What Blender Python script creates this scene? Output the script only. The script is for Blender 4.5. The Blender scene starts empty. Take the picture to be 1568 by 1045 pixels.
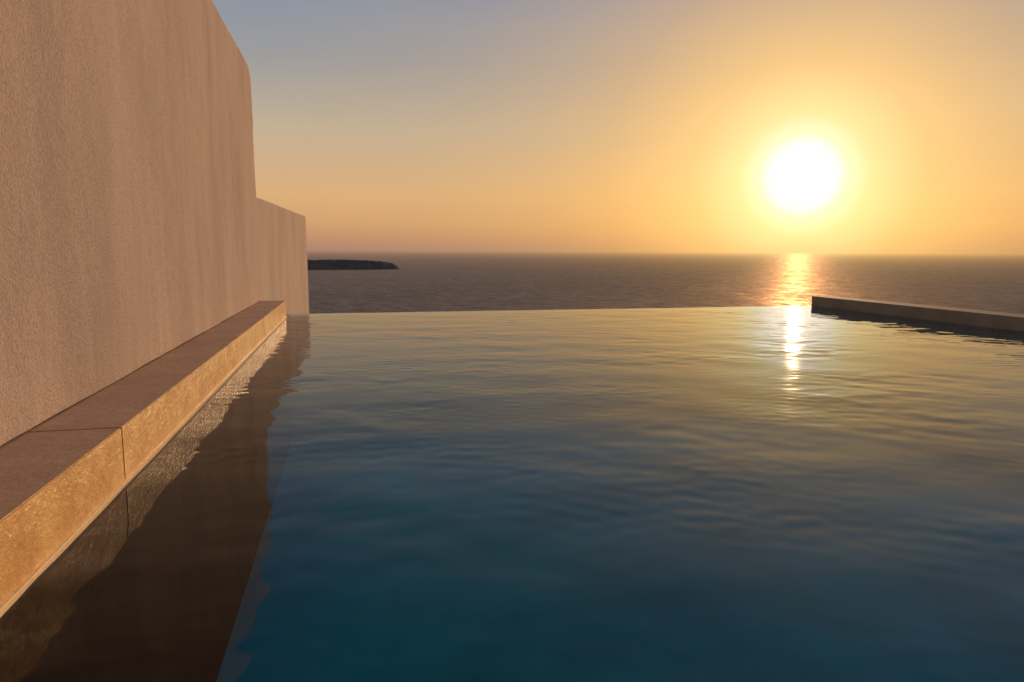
import bpy, bmesh, math, numpy as np
from mathutils import Vector, Matrix, noise

scene = bpy.context.scene
scene.view_settings.view_transform = 'Standard'
scene.view_settings.look = 'None'
scene.view_settings.exposure = 0
AZ = math.radians(35.67); EL = math.radians(5.64)
S = Vector((math.sin(AZ)*math.cos(EL), math.cos(AZ)*math.cos(EL), math.sin(EL)))

# ------------------------------------------------------------------ camera
cam = bpy.data.cameras.new("camera"); cam.lens = 24; cam.sensor_width = 36
cam.clip_start = 0.05; cam.clip_end = 300000
co = bpy.data.objects.new("camera", cam); scene.collection.objects.link(co)
M = Matrix.Rotation(math.radians(-13.13), 4, 'Z') @ Matrix.Rotation(math.radians(90-7.58), 4, 'X') @ Matrix.Rotation(math.radians(0.26), 4, 'Z')
co.matrix_world = Matrix.Translation((0, 0, 1.1)) @ M
scene.camera = co

# ------------------------------------------------------------------ world
w = bpy.data.worlds.new("World"); scene.world = w; w.use_nodes = True
nt = w.node_tree; nt.nodes.clear()
N = nt.nodes.new; L = nt.links.new
def ramp(node, stops, interp='EASE'):
    cr = node.color_ramp; cr.interpolation = interp
    while len(cr.elements) > 1: cr.elements.remove(cr.elements[-1])
    cr.elements[0].position = stops[0][0]; cr.elements[0].color = (*stops[0][1], 1)
    for p, c in stops[1:]:
        e = cr.elements.new(p); e.color = (*c, 1)
out = N('ShaderNodeOutputWorld'); bg = N('ShaderNodeBackground')
tc = N('ShaderNodeTexCoord')
nrm = N('ShaderNodeVectorMath'); nrm.operation = 'NORMALIZE'; L(tc.outputs['Generated'], nrm.inputs[0])
sep = N('ShaderNodeSeparateXYZ'); L(nrm.outputs[0], sep.inputs[0])
er = N('ShaderNodeValToRGB'); L(sep.outputs['Z'], er.inputs[0])
ramp(er, [(0.0, (.40, .23, .16)), (.012, (.48, .26, .15)), (.035, (.62, .34, .16)), (.075, (.67, .405, .19)),
          (.165, (.51, .41, .29)), (.25, (.33, .325, .32)), (.33, (.225, .275, .36)), (.45, (.12, .20, .28)), (.6, (.07, .16, .22)), (1.0, (.04, .10, .15))], 'LINEAR')
dot = N('ShaderNodeVectorMath'); dot.operation = 'DOT_PRODUCT'; L(nrm.outputs[0], dot.inputs[0]); dot.inputs[1].default_value = S
ac = N('ShaderNodeMath'); ac.operation = 'ARCCOSINE'; ac.use_clamp = False; L(dot.outputs['Value'], ac.inputs[0])
dv = N('ShaderNodeMath'); dv.operation = 'DIVIDE'; dv.inputs[1].default_value = math.radians(45); L(ac.outputs[0], dv.inputs[0])
d = lambda a: a/45.0
col = N('ShaderNodeValToRGB'); L(dv.outputs[0], col.inputs[0])
ramp(col, [(0, (1.7, 1.6, 1.3)), (d(1.5), (1.5, 1.35, 1.1)), (d(2.5), (1.15, 1.06, .85)), (d(3.1), (1.02, .90, .55)), (d(4.6), (1.0, .74, .32)), (d(8), (.98, .58, .19)), (d(15), (.93, .49, .11)), (d(30), (.77, .40, .11))], 'LINEAR')
fac = N('ShaderNodeValToRGB'); L(dv.outputs[0], fac.inputs[0])
g = lambda v: (v, v, v)
ramp(fac, [(0, g(1)), (d(3.4), g(1)), (d(5.5), g(.92)), (d(8), g(.79)), (d(11), g(.60)), (d(15), g(.39)), (d(20), g(.25)), (d(28), g(.12)), (d(42), g(0))], 'LINEAR')
mx = N('ShaderNodeMix'); mx.data_type = 'RGBA'
L(fac.outputs[0], mx.inputs['Factor']); L(er.outputs[0], mx.inputs['A']); L(col.outputs[0], mx.inputs['B'])
sky = N('ShaderNodeTexSky'); sky.sky_type = 'NISHITA'; sky.sun_disc = False
sky.sun_elevation = EL; sky.sun_rotation = AZ; sky.dust_density = 2.0
sc = N('ShaderNodeVectorMath'); sc.operation = 'SCALE'; sc.inputs['Scale'].default_value = 0.005; L(sky.outputs[0], sc.inputs[0])
add = N('ShaderNodeVectorMath'); add.operation = 'ADD'; L(mx.outputs['Result'], add.inputs[0]); L(sc.outputs[0], add.inputs[1])
hm = N('ShaderNodeMapping'); hm.inputs['Scale'].default_value = (1, 1, 5); L(nrm.outputs[0], hm.inputs[0])
hn = N('ShaderNodeTexNoise'); hn.inputs['Scale'].default_value = 1.8; hn.inputs['Detail'].default_value = 3; L(hm.outputs[0], hn.inputs['Vector'])
hr = N('ShaderNodeValToRGB'); L(hn.outputs[0], hr.inputs[0]); ramp(hr, [(.3, (.96, .97, .99)), (.7, (1.04, 1.02, 1.0))], 'LINEAR')
hmul = N('ShaderNodeVectorMath'); hmul.operation = 'MULTIPLY'; L(add.outputs[0], hmul.inputs[0]); L(hr.outputs[0], hmul.inputs[1])
L(hmul.outputs[0], bg.inputs['Color']); bg.inputs['Strength'].default_value = 1.0
L(bg.outputs[0], out.inputs['Surface'])

# ------------------------------------------------------------------ sun
sl = bpy.data.lights.new("sun", 'SUN'); sl.energy = 3.0; sl.angle = math.radians(0.53); sl.color = (1.0, .57, .29)
so = bpy.data.objects.new("sun", sl); scene.collection.objects.link(so)
so.rotation_euler = S.to_track_quat('Z', 'Y').to_euler()

# ------------------------------------------------------------------ helpers
def mat(name):
    m = bpy.data.materials.new(name); m.use_nodes = True
    return m, m.node_tree, m.node_tree.nodes['Principled BSDF']
def noise_node(nt, scale, detail=4, rough=.55, mapscale=(1, 1, 1)):
    g_ = nt.nodes.new('ShaderNodeNewGeometry'); mp = nt.nodes.new('ShaderNodeMapping')
    mp.inputs['Scale'].default_value = mapscale
    nt.links.new(g_.outputs['Position'], mp.inputs[0])
    n = nt.nodes.new('ShaderNodeTexNoise'); n.inputs['Scale'].default_value = scale
    n.inputs['Detail'].default_value = detail; n.inputs['Roughness'].default_value = rough
    nt.links.new(mp.outputs[0], n.inputs['Vector']); return n
def cramp(nt, src, stops):
    r = nt.nodes.new('ShaderNodeValToRGB'); nt.links.new(src, r.inputs[0]); ramp(r, stops, 'LINEAR'); return r
def bump(nt, src, strength, dist, prev=None):
    b = nt.nodes.new('ShaderNodeBump'); b.inputs['Strength'].default_value = strength; b.inputs['Distance'].default_value = dist
    nt.links.new(src, b.inputs['Height'])
    if prev: nt.links.new(prev.outputs[0], b.inputs['Normal'])
    return b
def mixc(nt, f, a, b, mode='MIX'):
    m = nt.nodes.new('ShaderNodeMix'); m.data_type = 'RGBA'; m.blend_type = mode
    if isinstance(f, float): m.inputs['Factor'].default_value = f
    else: nt.links.new(f, m.inputs['Factor'])
    nt.links.new(a, m.inputs['A']); nt.links.new(b, m.inputs['B']); return m.outputs['Result']

# stucco
m_st, t, p = mat("stucco")
n1 = noise_node(t, 1.1, 5, .6, (1, 1, .35)); r1 = cramp(t, n1.outputs[0], [(.3, (.44, .35, .30)), (.7, (.56, .445, .38))])
n2 = noise_node(t, 75, 3, .6); r2 = cramp(t, n2.outputs[0], [(.36, g(.76)), (.60, g(1.0))])
n4 = noise_node(t, 3.2, 6, .7, (1, 1, .12)); r4 = cramp(t, n4.outputs[0], [(.35, g(.88)), (.6, g(1.0))])
L2 = t.links.new
cA = mixc(t, 1.0, r1.outputs[0], r2.outputs[0], 'MULTIPLY')
L2(mixc(t, 1.0, cA, r4.outputs[0], 'MULTIPLY'), p.inputs['Base Color'])
p.inputs['Roughness'].default_value = .9; p.inputs['Specular IOR Level'].default_value = .2
n3 = noise_node(t, 6, 4); b1 = bump(t, n3.outputs[0], .5, .02); b2 = bump(t, n2.outputs[0], .8, .010, b1)
L2(b2.outputs[0], p.inputs['Normal'])

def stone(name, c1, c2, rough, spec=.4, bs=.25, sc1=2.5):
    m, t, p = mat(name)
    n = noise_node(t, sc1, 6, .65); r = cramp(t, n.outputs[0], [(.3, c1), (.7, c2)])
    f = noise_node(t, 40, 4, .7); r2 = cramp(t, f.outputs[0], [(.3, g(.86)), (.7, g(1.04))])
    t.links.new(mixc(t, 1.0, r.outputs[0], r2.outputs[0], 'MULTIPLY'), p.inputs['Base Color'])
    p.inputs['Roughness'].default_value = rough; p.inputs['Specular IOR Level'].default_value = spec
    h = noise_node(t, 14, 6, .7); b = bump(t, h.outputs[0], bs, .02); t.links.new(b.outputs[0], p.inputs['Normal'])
    return m
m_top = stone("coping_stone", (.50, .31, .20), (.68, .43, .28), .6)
m_face = stone("coping_face_bounce_gold", (.68, .36, .10), (1.0, .66, .24), .22, 1.0, bs=.5, sc1=4.5)  # saturated gold base colour stands in for sunlight bounced off the water
m_glint = stone("waterline_highlight", (.9, .6, .28), (1.0, .75, .4), .12, 1.0, bs=.1)  # pale gold colour paints the bright highlight along the waterline
m_dark = stone("grout", (.10, .06, .035), (.13, .08, .05), .9)
m_rw = stone("parapet_stone", (.32, .20, .12), (.44, .28, .18), .8, .3)
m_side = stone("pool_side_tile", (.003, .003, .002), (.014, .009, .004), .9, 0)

# pool floor tile
m_fl, t, p = mat("pool_floor_tile")
n = noise_node(t, .7, 4); r = cramp(t, n.outputs[0], [(.3, (.0, .32, .34)), (.7, (.0, .52, .53))])
t.links.new(r.outputs[0], p.inputs['Base Color']); p.inputs['Roughness'].default_value = .9; p.inputs['Specular IOR Level'].default_value = .1

def add_mesh(name, me, mats, parent=None, smooth=False):
    o = bpy.data.objects.new(name, me); scene.collection.objects.link(o)
    for m in mats: me.materials.append(m)
    if smooth:
        for f in me.polygons: f.use_smooth = True
    if parent: o.parent = parent
    return o
def empty(name):
    o = bpy.data.objects.new(name, None); scene.collection.objects.link(o); return o
def box(name, lo, hi, m, parent=None, bev=0.0, jitter=0):
    bm = bmesh.new(); bmesh.ops.create_cube(bm, size=1)
    for v in bm.verts:
        v.co = Vector([lo[i] + (v.co[i]+.5)*(hi[i]-lo[i]) for i in range(3)])
    me = bpy.data.meshes.new(name); bm.to_mesh(me); bm.free()
    o = add_mesh(name, me, [m], parent)
    if bev:
        b = o.modifiers.new("bevel", 'BEVEL'); b.width = bev; b.segments = 3
    return o

def slab_wall(name, origin, direc, outline, thick, m, bev=.03, amp=.006):
    dirv = Vector((direc[0], direc[1], 0)).normalized(); nv = Vector((-dirv.y, dirv.x, 0))
    bm = bmesh.new()
    vs = [bm.verts.new(Vector(origin) + dirv*s + Vector((0, 0, z))) for s, z in outline]
    f = bm.faces.new(vs)
    ext = bmesh.ops.extrude_face_region(bm, geom=[f])
    bmesh.ops.translate(bm, vec=nv*thick, verts=[v for v in ext['geom'] if isinstance(v, bmesh.types.BMVert)])
    bmesh.ops.recalc_face_normals(bm, faces=bm.faces[:])
    eds = [e for e in bm.edges if len(e.link_faces) == 2 and abs(e.calc_face_angle(0)) > .9]
    bmesh.ops.bevel(bm, geom=eds, offset=bev, segments=4, affect='EDGES', profile=.5)
    smin = min(s for s, z in outline); smax = max(s for s, z in outline)
    zmin = min(z for s, z in outline); zmax = max(z for s, z in outline)
    s = smin + .11
    while s < smax - .1:
        bmesh.ops.bisect_plane(bm, geom=bm.verts[:]+bm.edges[:]+bm.faces[:], plane_co=Vector(origin)+dirv*s, plane_no=dirv); s += .11
    z = zmin + .11
    while z < zmax - .1:
        bmesh.ops.bisect_plane(bm, geom=bm.verts[:]+bm.edges[:]+bm.faces[:], plane_co=(0, 0, z), plane_no=(0, 0, 1)); z += .11
    for v in bm.verts:
        n = noise.noise_vector(v.co*1.3)*amp + noise.noise_vector(v.co*5)*amp*.4
        v.co += n
    me = bpy.data.meshes.new(name); bm.to_mesh(me); bm.free()
    return add_mesh(name, me, [m], smooth=True)

# ------------------------------------------------------------------ tall stucco wall (left)
H = 3.9; R = .34; yend = 11.72; y0 = -4.0
outl = [(0, -.2), (yend-y0, -.2)]
for i in range(9):
    a = math.pi/2*i/8
    outl.append((yend-y0-R+R*math.cos(a), H-R*1.1+R*1.1*math.sin(a)))
outl.append((0, H))
slab_wall("stucco_wall", (-1.46, y0, 0), (0, 1), outl, .4, m_st, bev=.05, amp=.013)
# lower wall carrying on past the weir, down the slope
o2 = [(0, -4.5), (11.2, -4.5), (11.2, 1.95), (11.1, 2.06), (10.8, 2.12), (0, 1.93)]
slab_wall("low_stucco_wall", (-1.475, 11.6, 0), (.09, 11.2), o2, .3, m_st, bev=.03, amp=.005)

# ------------------------------------------------------------------ coping (left)
cop = empty("pool_coping")
ys = [-4.0, -1.86, .78, 3.44, 6.1, 8.76, 11.62]
for i in range(6):
    bm = bmesh.new(); bmesh.ops.create_cube(bm, size=1)
    lo = (-1.5, ys[i]+.0015, -.008); hi = (-1.07+(.0015 if i % 2 else 0), ys[i+1]-.0015, .27+(.002 if i % 2 else 0))
    for v in bm.verts: v.co = Vector([lo[k] + (v.co[k]+.5)*(hi[k]-lo[k]) for k in range(3)])
    bm.normal_update()
    bmesh.ops.bevel(bm, geom=bm.edges[:], offset=.004, segments=2, affect='EDGES')
    bm.normal_update()
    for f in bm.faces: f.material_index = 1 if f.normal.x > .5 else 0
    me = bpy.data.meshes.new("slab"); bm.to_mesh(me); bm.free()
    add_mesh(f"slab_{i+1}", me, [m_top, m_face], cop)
box("bedding", (-1.49, -3.99, -.1), (-1.075, 11.61, .266), m_dark, cop)
box("waterline_glint_strip", (-1.09, -3.99, -.006), (-1.056, 11.63, .022), m_glint, cop, .004)  # strip added to draw the waterline highlight
box("wall_joint", (-1.5, -3.99, .2), (-1.448, 11.6, .277), m_dark, cop, .002)

# ------------------------------------------------------------------ pool shell
pool = empty("infinity_pool")
box("floor", (-1.9, -4.2, -2.3), (9.7, 12.2, -2.1), m_fl, pool)
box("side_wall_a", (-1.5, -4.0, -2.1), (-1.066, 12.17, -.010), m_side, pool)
box("side_wall_b", (9.145, -4.0, -2.1), (9.6, 12.17, -.07), m_fl, pool)
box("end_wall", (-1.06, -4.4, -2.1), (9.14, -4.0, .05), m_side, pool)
box("weir_wall", (-1.06, 12.0, -2.1), (9.14, 12.185, -.03), m_fl, pool)

# ------------------------------------------------------------------ parapet right
par = empty("low_parapet_wall")
ys = [-4.0, -.3, 3.9, 8.1, 12.22]
for i in range(4):
    box(f"block_{i+1}", (9.15, ys[i]+.001, -.06), (9.65, ys[i+1]-.001, .195), m_rw, par, .006)
box("core", (9.165, -3.9, -.3), (9.63, 12.19, .18), m_dark, par)

# ------------------------------------------------------------------ pool water (real wave surface)
rng = np.random.default_rng(23)
x0, x1, ya, yb = -1.5, 9.16, -3.9, 12.2
step = .026
nx = int((x1-x0)/step); ny = int((yb-ya)/step)
X, Y = np.meshgrid(np.linspace(x0, x1, nx), np.linspace(ya, yb, ny))
def waves(lams, slope, spread, base):
    Z = np.zeros_like(X)
    for lam in lams:
        th = base + rng.normal(0, spread); k = 2*math.pi/lam
        Z += slope/k/math.sqrt(len(lams))*1.41*np.sin(k*(X*math.sin(th)+Y*math.cos(th))+rng.uniform(0, 6.28))
    return Z
base = math.radians(14)
def patch(seed, sc_):
    r_ = np.random.default_rng(seed); P = np.zeros_like(X)
    for i in range(12):
        a = r_.uniform(0, 6.28); k = 2*math.pi/(sc_*r_.uniform(.6, 1.6))
        P += np.sin(k*(X*math.cos(a)+Y*math.sin(a)*1.4)+r_.uniform(0, 6.28))
    return np.clip(.55+P/5.5, 0.1, 1.6)
ex = lambda a, b, n: np.exp(rng.uniform(math.log(a), math.log(b), n))
Z = waves(ex(.45, 1.4, 30), .008, .65, base)
Z += waves(ex(.16, .42, 80), .015, .6, base)*patch(1, 2.5)*(.8+.05*X)
Z += waves(ex(.085, .16, 80), .015, .6, base)*patch(2, 1.8)
co_ = np.stack([X, Y, Z], -1).reshape(-1, 3).astype(np.float32)
idx = np.arange(nx*ny).reshape(ny, nx)
fa = np.stack([idx[:-1, :-1], idx[:-1, 1:], idx[1:, 1:], idx[1:, :-1]], -1).reshape(-1, 4).astype(np.int32)
me = bpy.data.meshes.new("pool_water")
me.vertices.add(len(co_)); me.vertices.foreach_set('co', co_.ravel())
me.loops.add(fa.size); me.loops.foreach_set('vertex_index', fa.ravel())
me.polygons.add(len(fa)); me.polygons.foreach_set('loop_start', np.arange(0, fa.size, 4, dtype=np.int32))
me.polygons.foreach_set('use_smooth', np.ones(len(fa), bool))
me.update(calc_edges=True); me.validate()
m_w = bpy.data.materials.new("pool_water"); m_w.use_nodes = True; t = m_w.node_tree; t.nodes.clear()
o = t.nodes.new('ShaderNodeOutputMaterial'); ms = t.nodes.new('ShaderNodeMixShader')
fr = t.nodes.new('ShaderNodeFresnel'); fr.inputs['IOR'].default_value = 1.27
tr = t.nodes.new('ShaderNodeBsdfTransparent'); tr.inputs['Color'].default_value = (.25, .83, .90, 1)
gl = t.nodes.new('ShaderNodeBsdfGlossy'); gl.inputs['Roughness'].default_value = .035; gl.inputs['Color'].default_value = (.95, .97, 1, 1)
t.links.new(fr.outputs[0], ms.inputs[0]); t.links.new(tr.outputs[0], ms.inputs[1]); t.links.new(gl.outputs[0], ms.inputs[2]); t.links.new(ms.outputs[0], o.inputs[0])
add_mesh("pool_water", me, [m_w])

# ------------------------------------------------------------------ sea
SEA = -60.0
bm = bmesh.new()
bmesh.ops.create_circle(bm, cap_ends=True, segments=96, radius=110000)
me = bpy.data.meshes.new("sea"); bm.to_mesh(me); bm.free()
m_s = bpy.data.materials.new("sea_water"); m_s.use_nodes = True; t = m_s.node_tree; t.nodes.clear()
nn = t.nodes.new; ll = t.links.new
o = nn('ShaderNodeOutputMaterial')
df = nn('ShaderNodeBsdfDiffuse')
g1 = nn('ShaderNodeBsdfGlossy'); g1.inputs['Roughness'].default_value = .55; g1.inputs['Color'].default_value = (.95, .74, .60, 1)
g2 = nn('ShaderNodeBsdfGlossy'); g2.inputs['Roughness'].default_value = .36; g2.inputs['Color'].default_value = (.95, .70, .38, 1)
na = noise_node(t, .05, 10, .85, (1, 1, 1)); nb = noise_node(t, .006, 5, .65, (.6, 1, 1))
rr = cramp(t, na.outputs[0], [(.42, (.02, .035, .055)), (.58, (.17, .19, .22))])
rb = cramp(t, nb.outputs[0], [(.35, g(.8)), (.65, g(1.15))])
ll(mixc(t, 1.0, rr.outputs[0], rb.outputs[0], 'MULTIPLY'), df.inputs['Color'])
b1 = bump(t, na.outputs[0], 1.0, 3.0); b2 = bump(t, nb.outputs[0], .5, 4.0, b1)
for s_ in (g1, g2, df): ll(b2.outputs[0], s_.inputs['Normal'])
nc = noise_node(t, .045, 8, .95, (1, .5, 1)); fc = nn('ShaderNodeMapRange'); fc.inputs[1].default_value = .49; fc.inputs[2].default_value = .57
fc.inputs[3].default_value = 0.0; fc.inputs[4].default_value = .12; ll(nc.outputs[0], fc.inputs[0])
mA = nn('ShaderNodeMixShader'); mA.inputs[0].default_value = .13; ll(df.outputs[0], mA.inputs[1]); ll(g1.outputs[0], mA.inputs[2])
mB = nn('ShaderNodeMixShader'); ll(fc.outputs[0], mB.inputs[0]); ll(mA.outputs[0], mB.inputs[1]); ll(g2.outputs[0], mB.inputs[2])
# aerial haze: the sea fades into the air with distance
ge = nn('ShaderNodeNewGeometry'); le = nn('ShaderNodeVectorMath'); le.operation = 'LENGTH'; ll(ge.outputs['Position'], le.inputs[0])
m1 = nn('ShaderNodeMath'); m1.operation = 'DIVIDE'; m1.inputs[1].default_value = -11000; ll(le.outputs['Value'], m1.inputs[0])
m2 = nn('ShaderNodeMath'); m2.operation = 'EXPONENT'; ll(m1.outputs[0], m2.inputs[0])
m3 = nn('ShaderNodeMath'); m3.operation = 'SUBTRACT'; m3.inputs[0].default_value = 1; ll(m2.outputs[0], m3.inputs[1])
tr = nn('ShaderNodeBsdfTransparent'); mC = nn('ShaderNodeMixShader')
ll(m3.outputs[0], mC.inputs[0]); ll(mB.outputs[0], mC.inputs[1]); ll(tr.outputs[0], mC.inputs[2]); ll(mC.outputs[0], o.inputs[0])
so_ = add_mesh("sea", me, [m_s]); so_.location.z = SEA

# ------------------------------------------------------------------ island
m_i, t, p = mat("hazy_island_scrub")
n = noise_node(t, .05, 6, .7); r = cramp(t, n.outputs[0], [(.35, (.09, .06, .055)), (.65, (.17, .12, .10))])  # base colour lightened to paint in the distance haze
t.links.new(r.outputs[0], p.inputs['Base Color']); p.inputs['Roughness'].default_value = 1
bm = bmesh.new(); NU, NV = 200, 40
cx, cy, lx, ly = -143, 2230, 292, 75
grid = []
for j in range(NV+1):
    row = []
    for i in range(NU+1):
        u = i/NU*2-1; v = j/NV*2-1
        e = max(0, 1-abs(u)**4)**.5
        P = Vector((cx+u*lx, cy + v*ly*max(e, .05), 0))
        hgt = 32*max(0, 1-abs(v)**3)*(max(0, 1-abs(u)**10))**.6
        hgt *= .9+.12*noise.noise(P*.012)+.12*noise.noise(P*.05)+.08*noise.noise(P*.2)
        if u > .4: hgt *= 1-.2*((u-.4)/.6)
        row.append(bm.verts.new((P.x, P.y+6*noise.noise(P*.03), SEA-1+hgt)))
    grid.append(row)
for j in range(NV):
    for i in range(NU): bm.faces.new((grid[j][i], grid[j][i+1], grid[j+1][i+1], grid[j+1][i]))
me = bpy.data.meshes.new("island"); bm.to_mesh(me); bm.free()
add_mesh("island", me, [m_i])
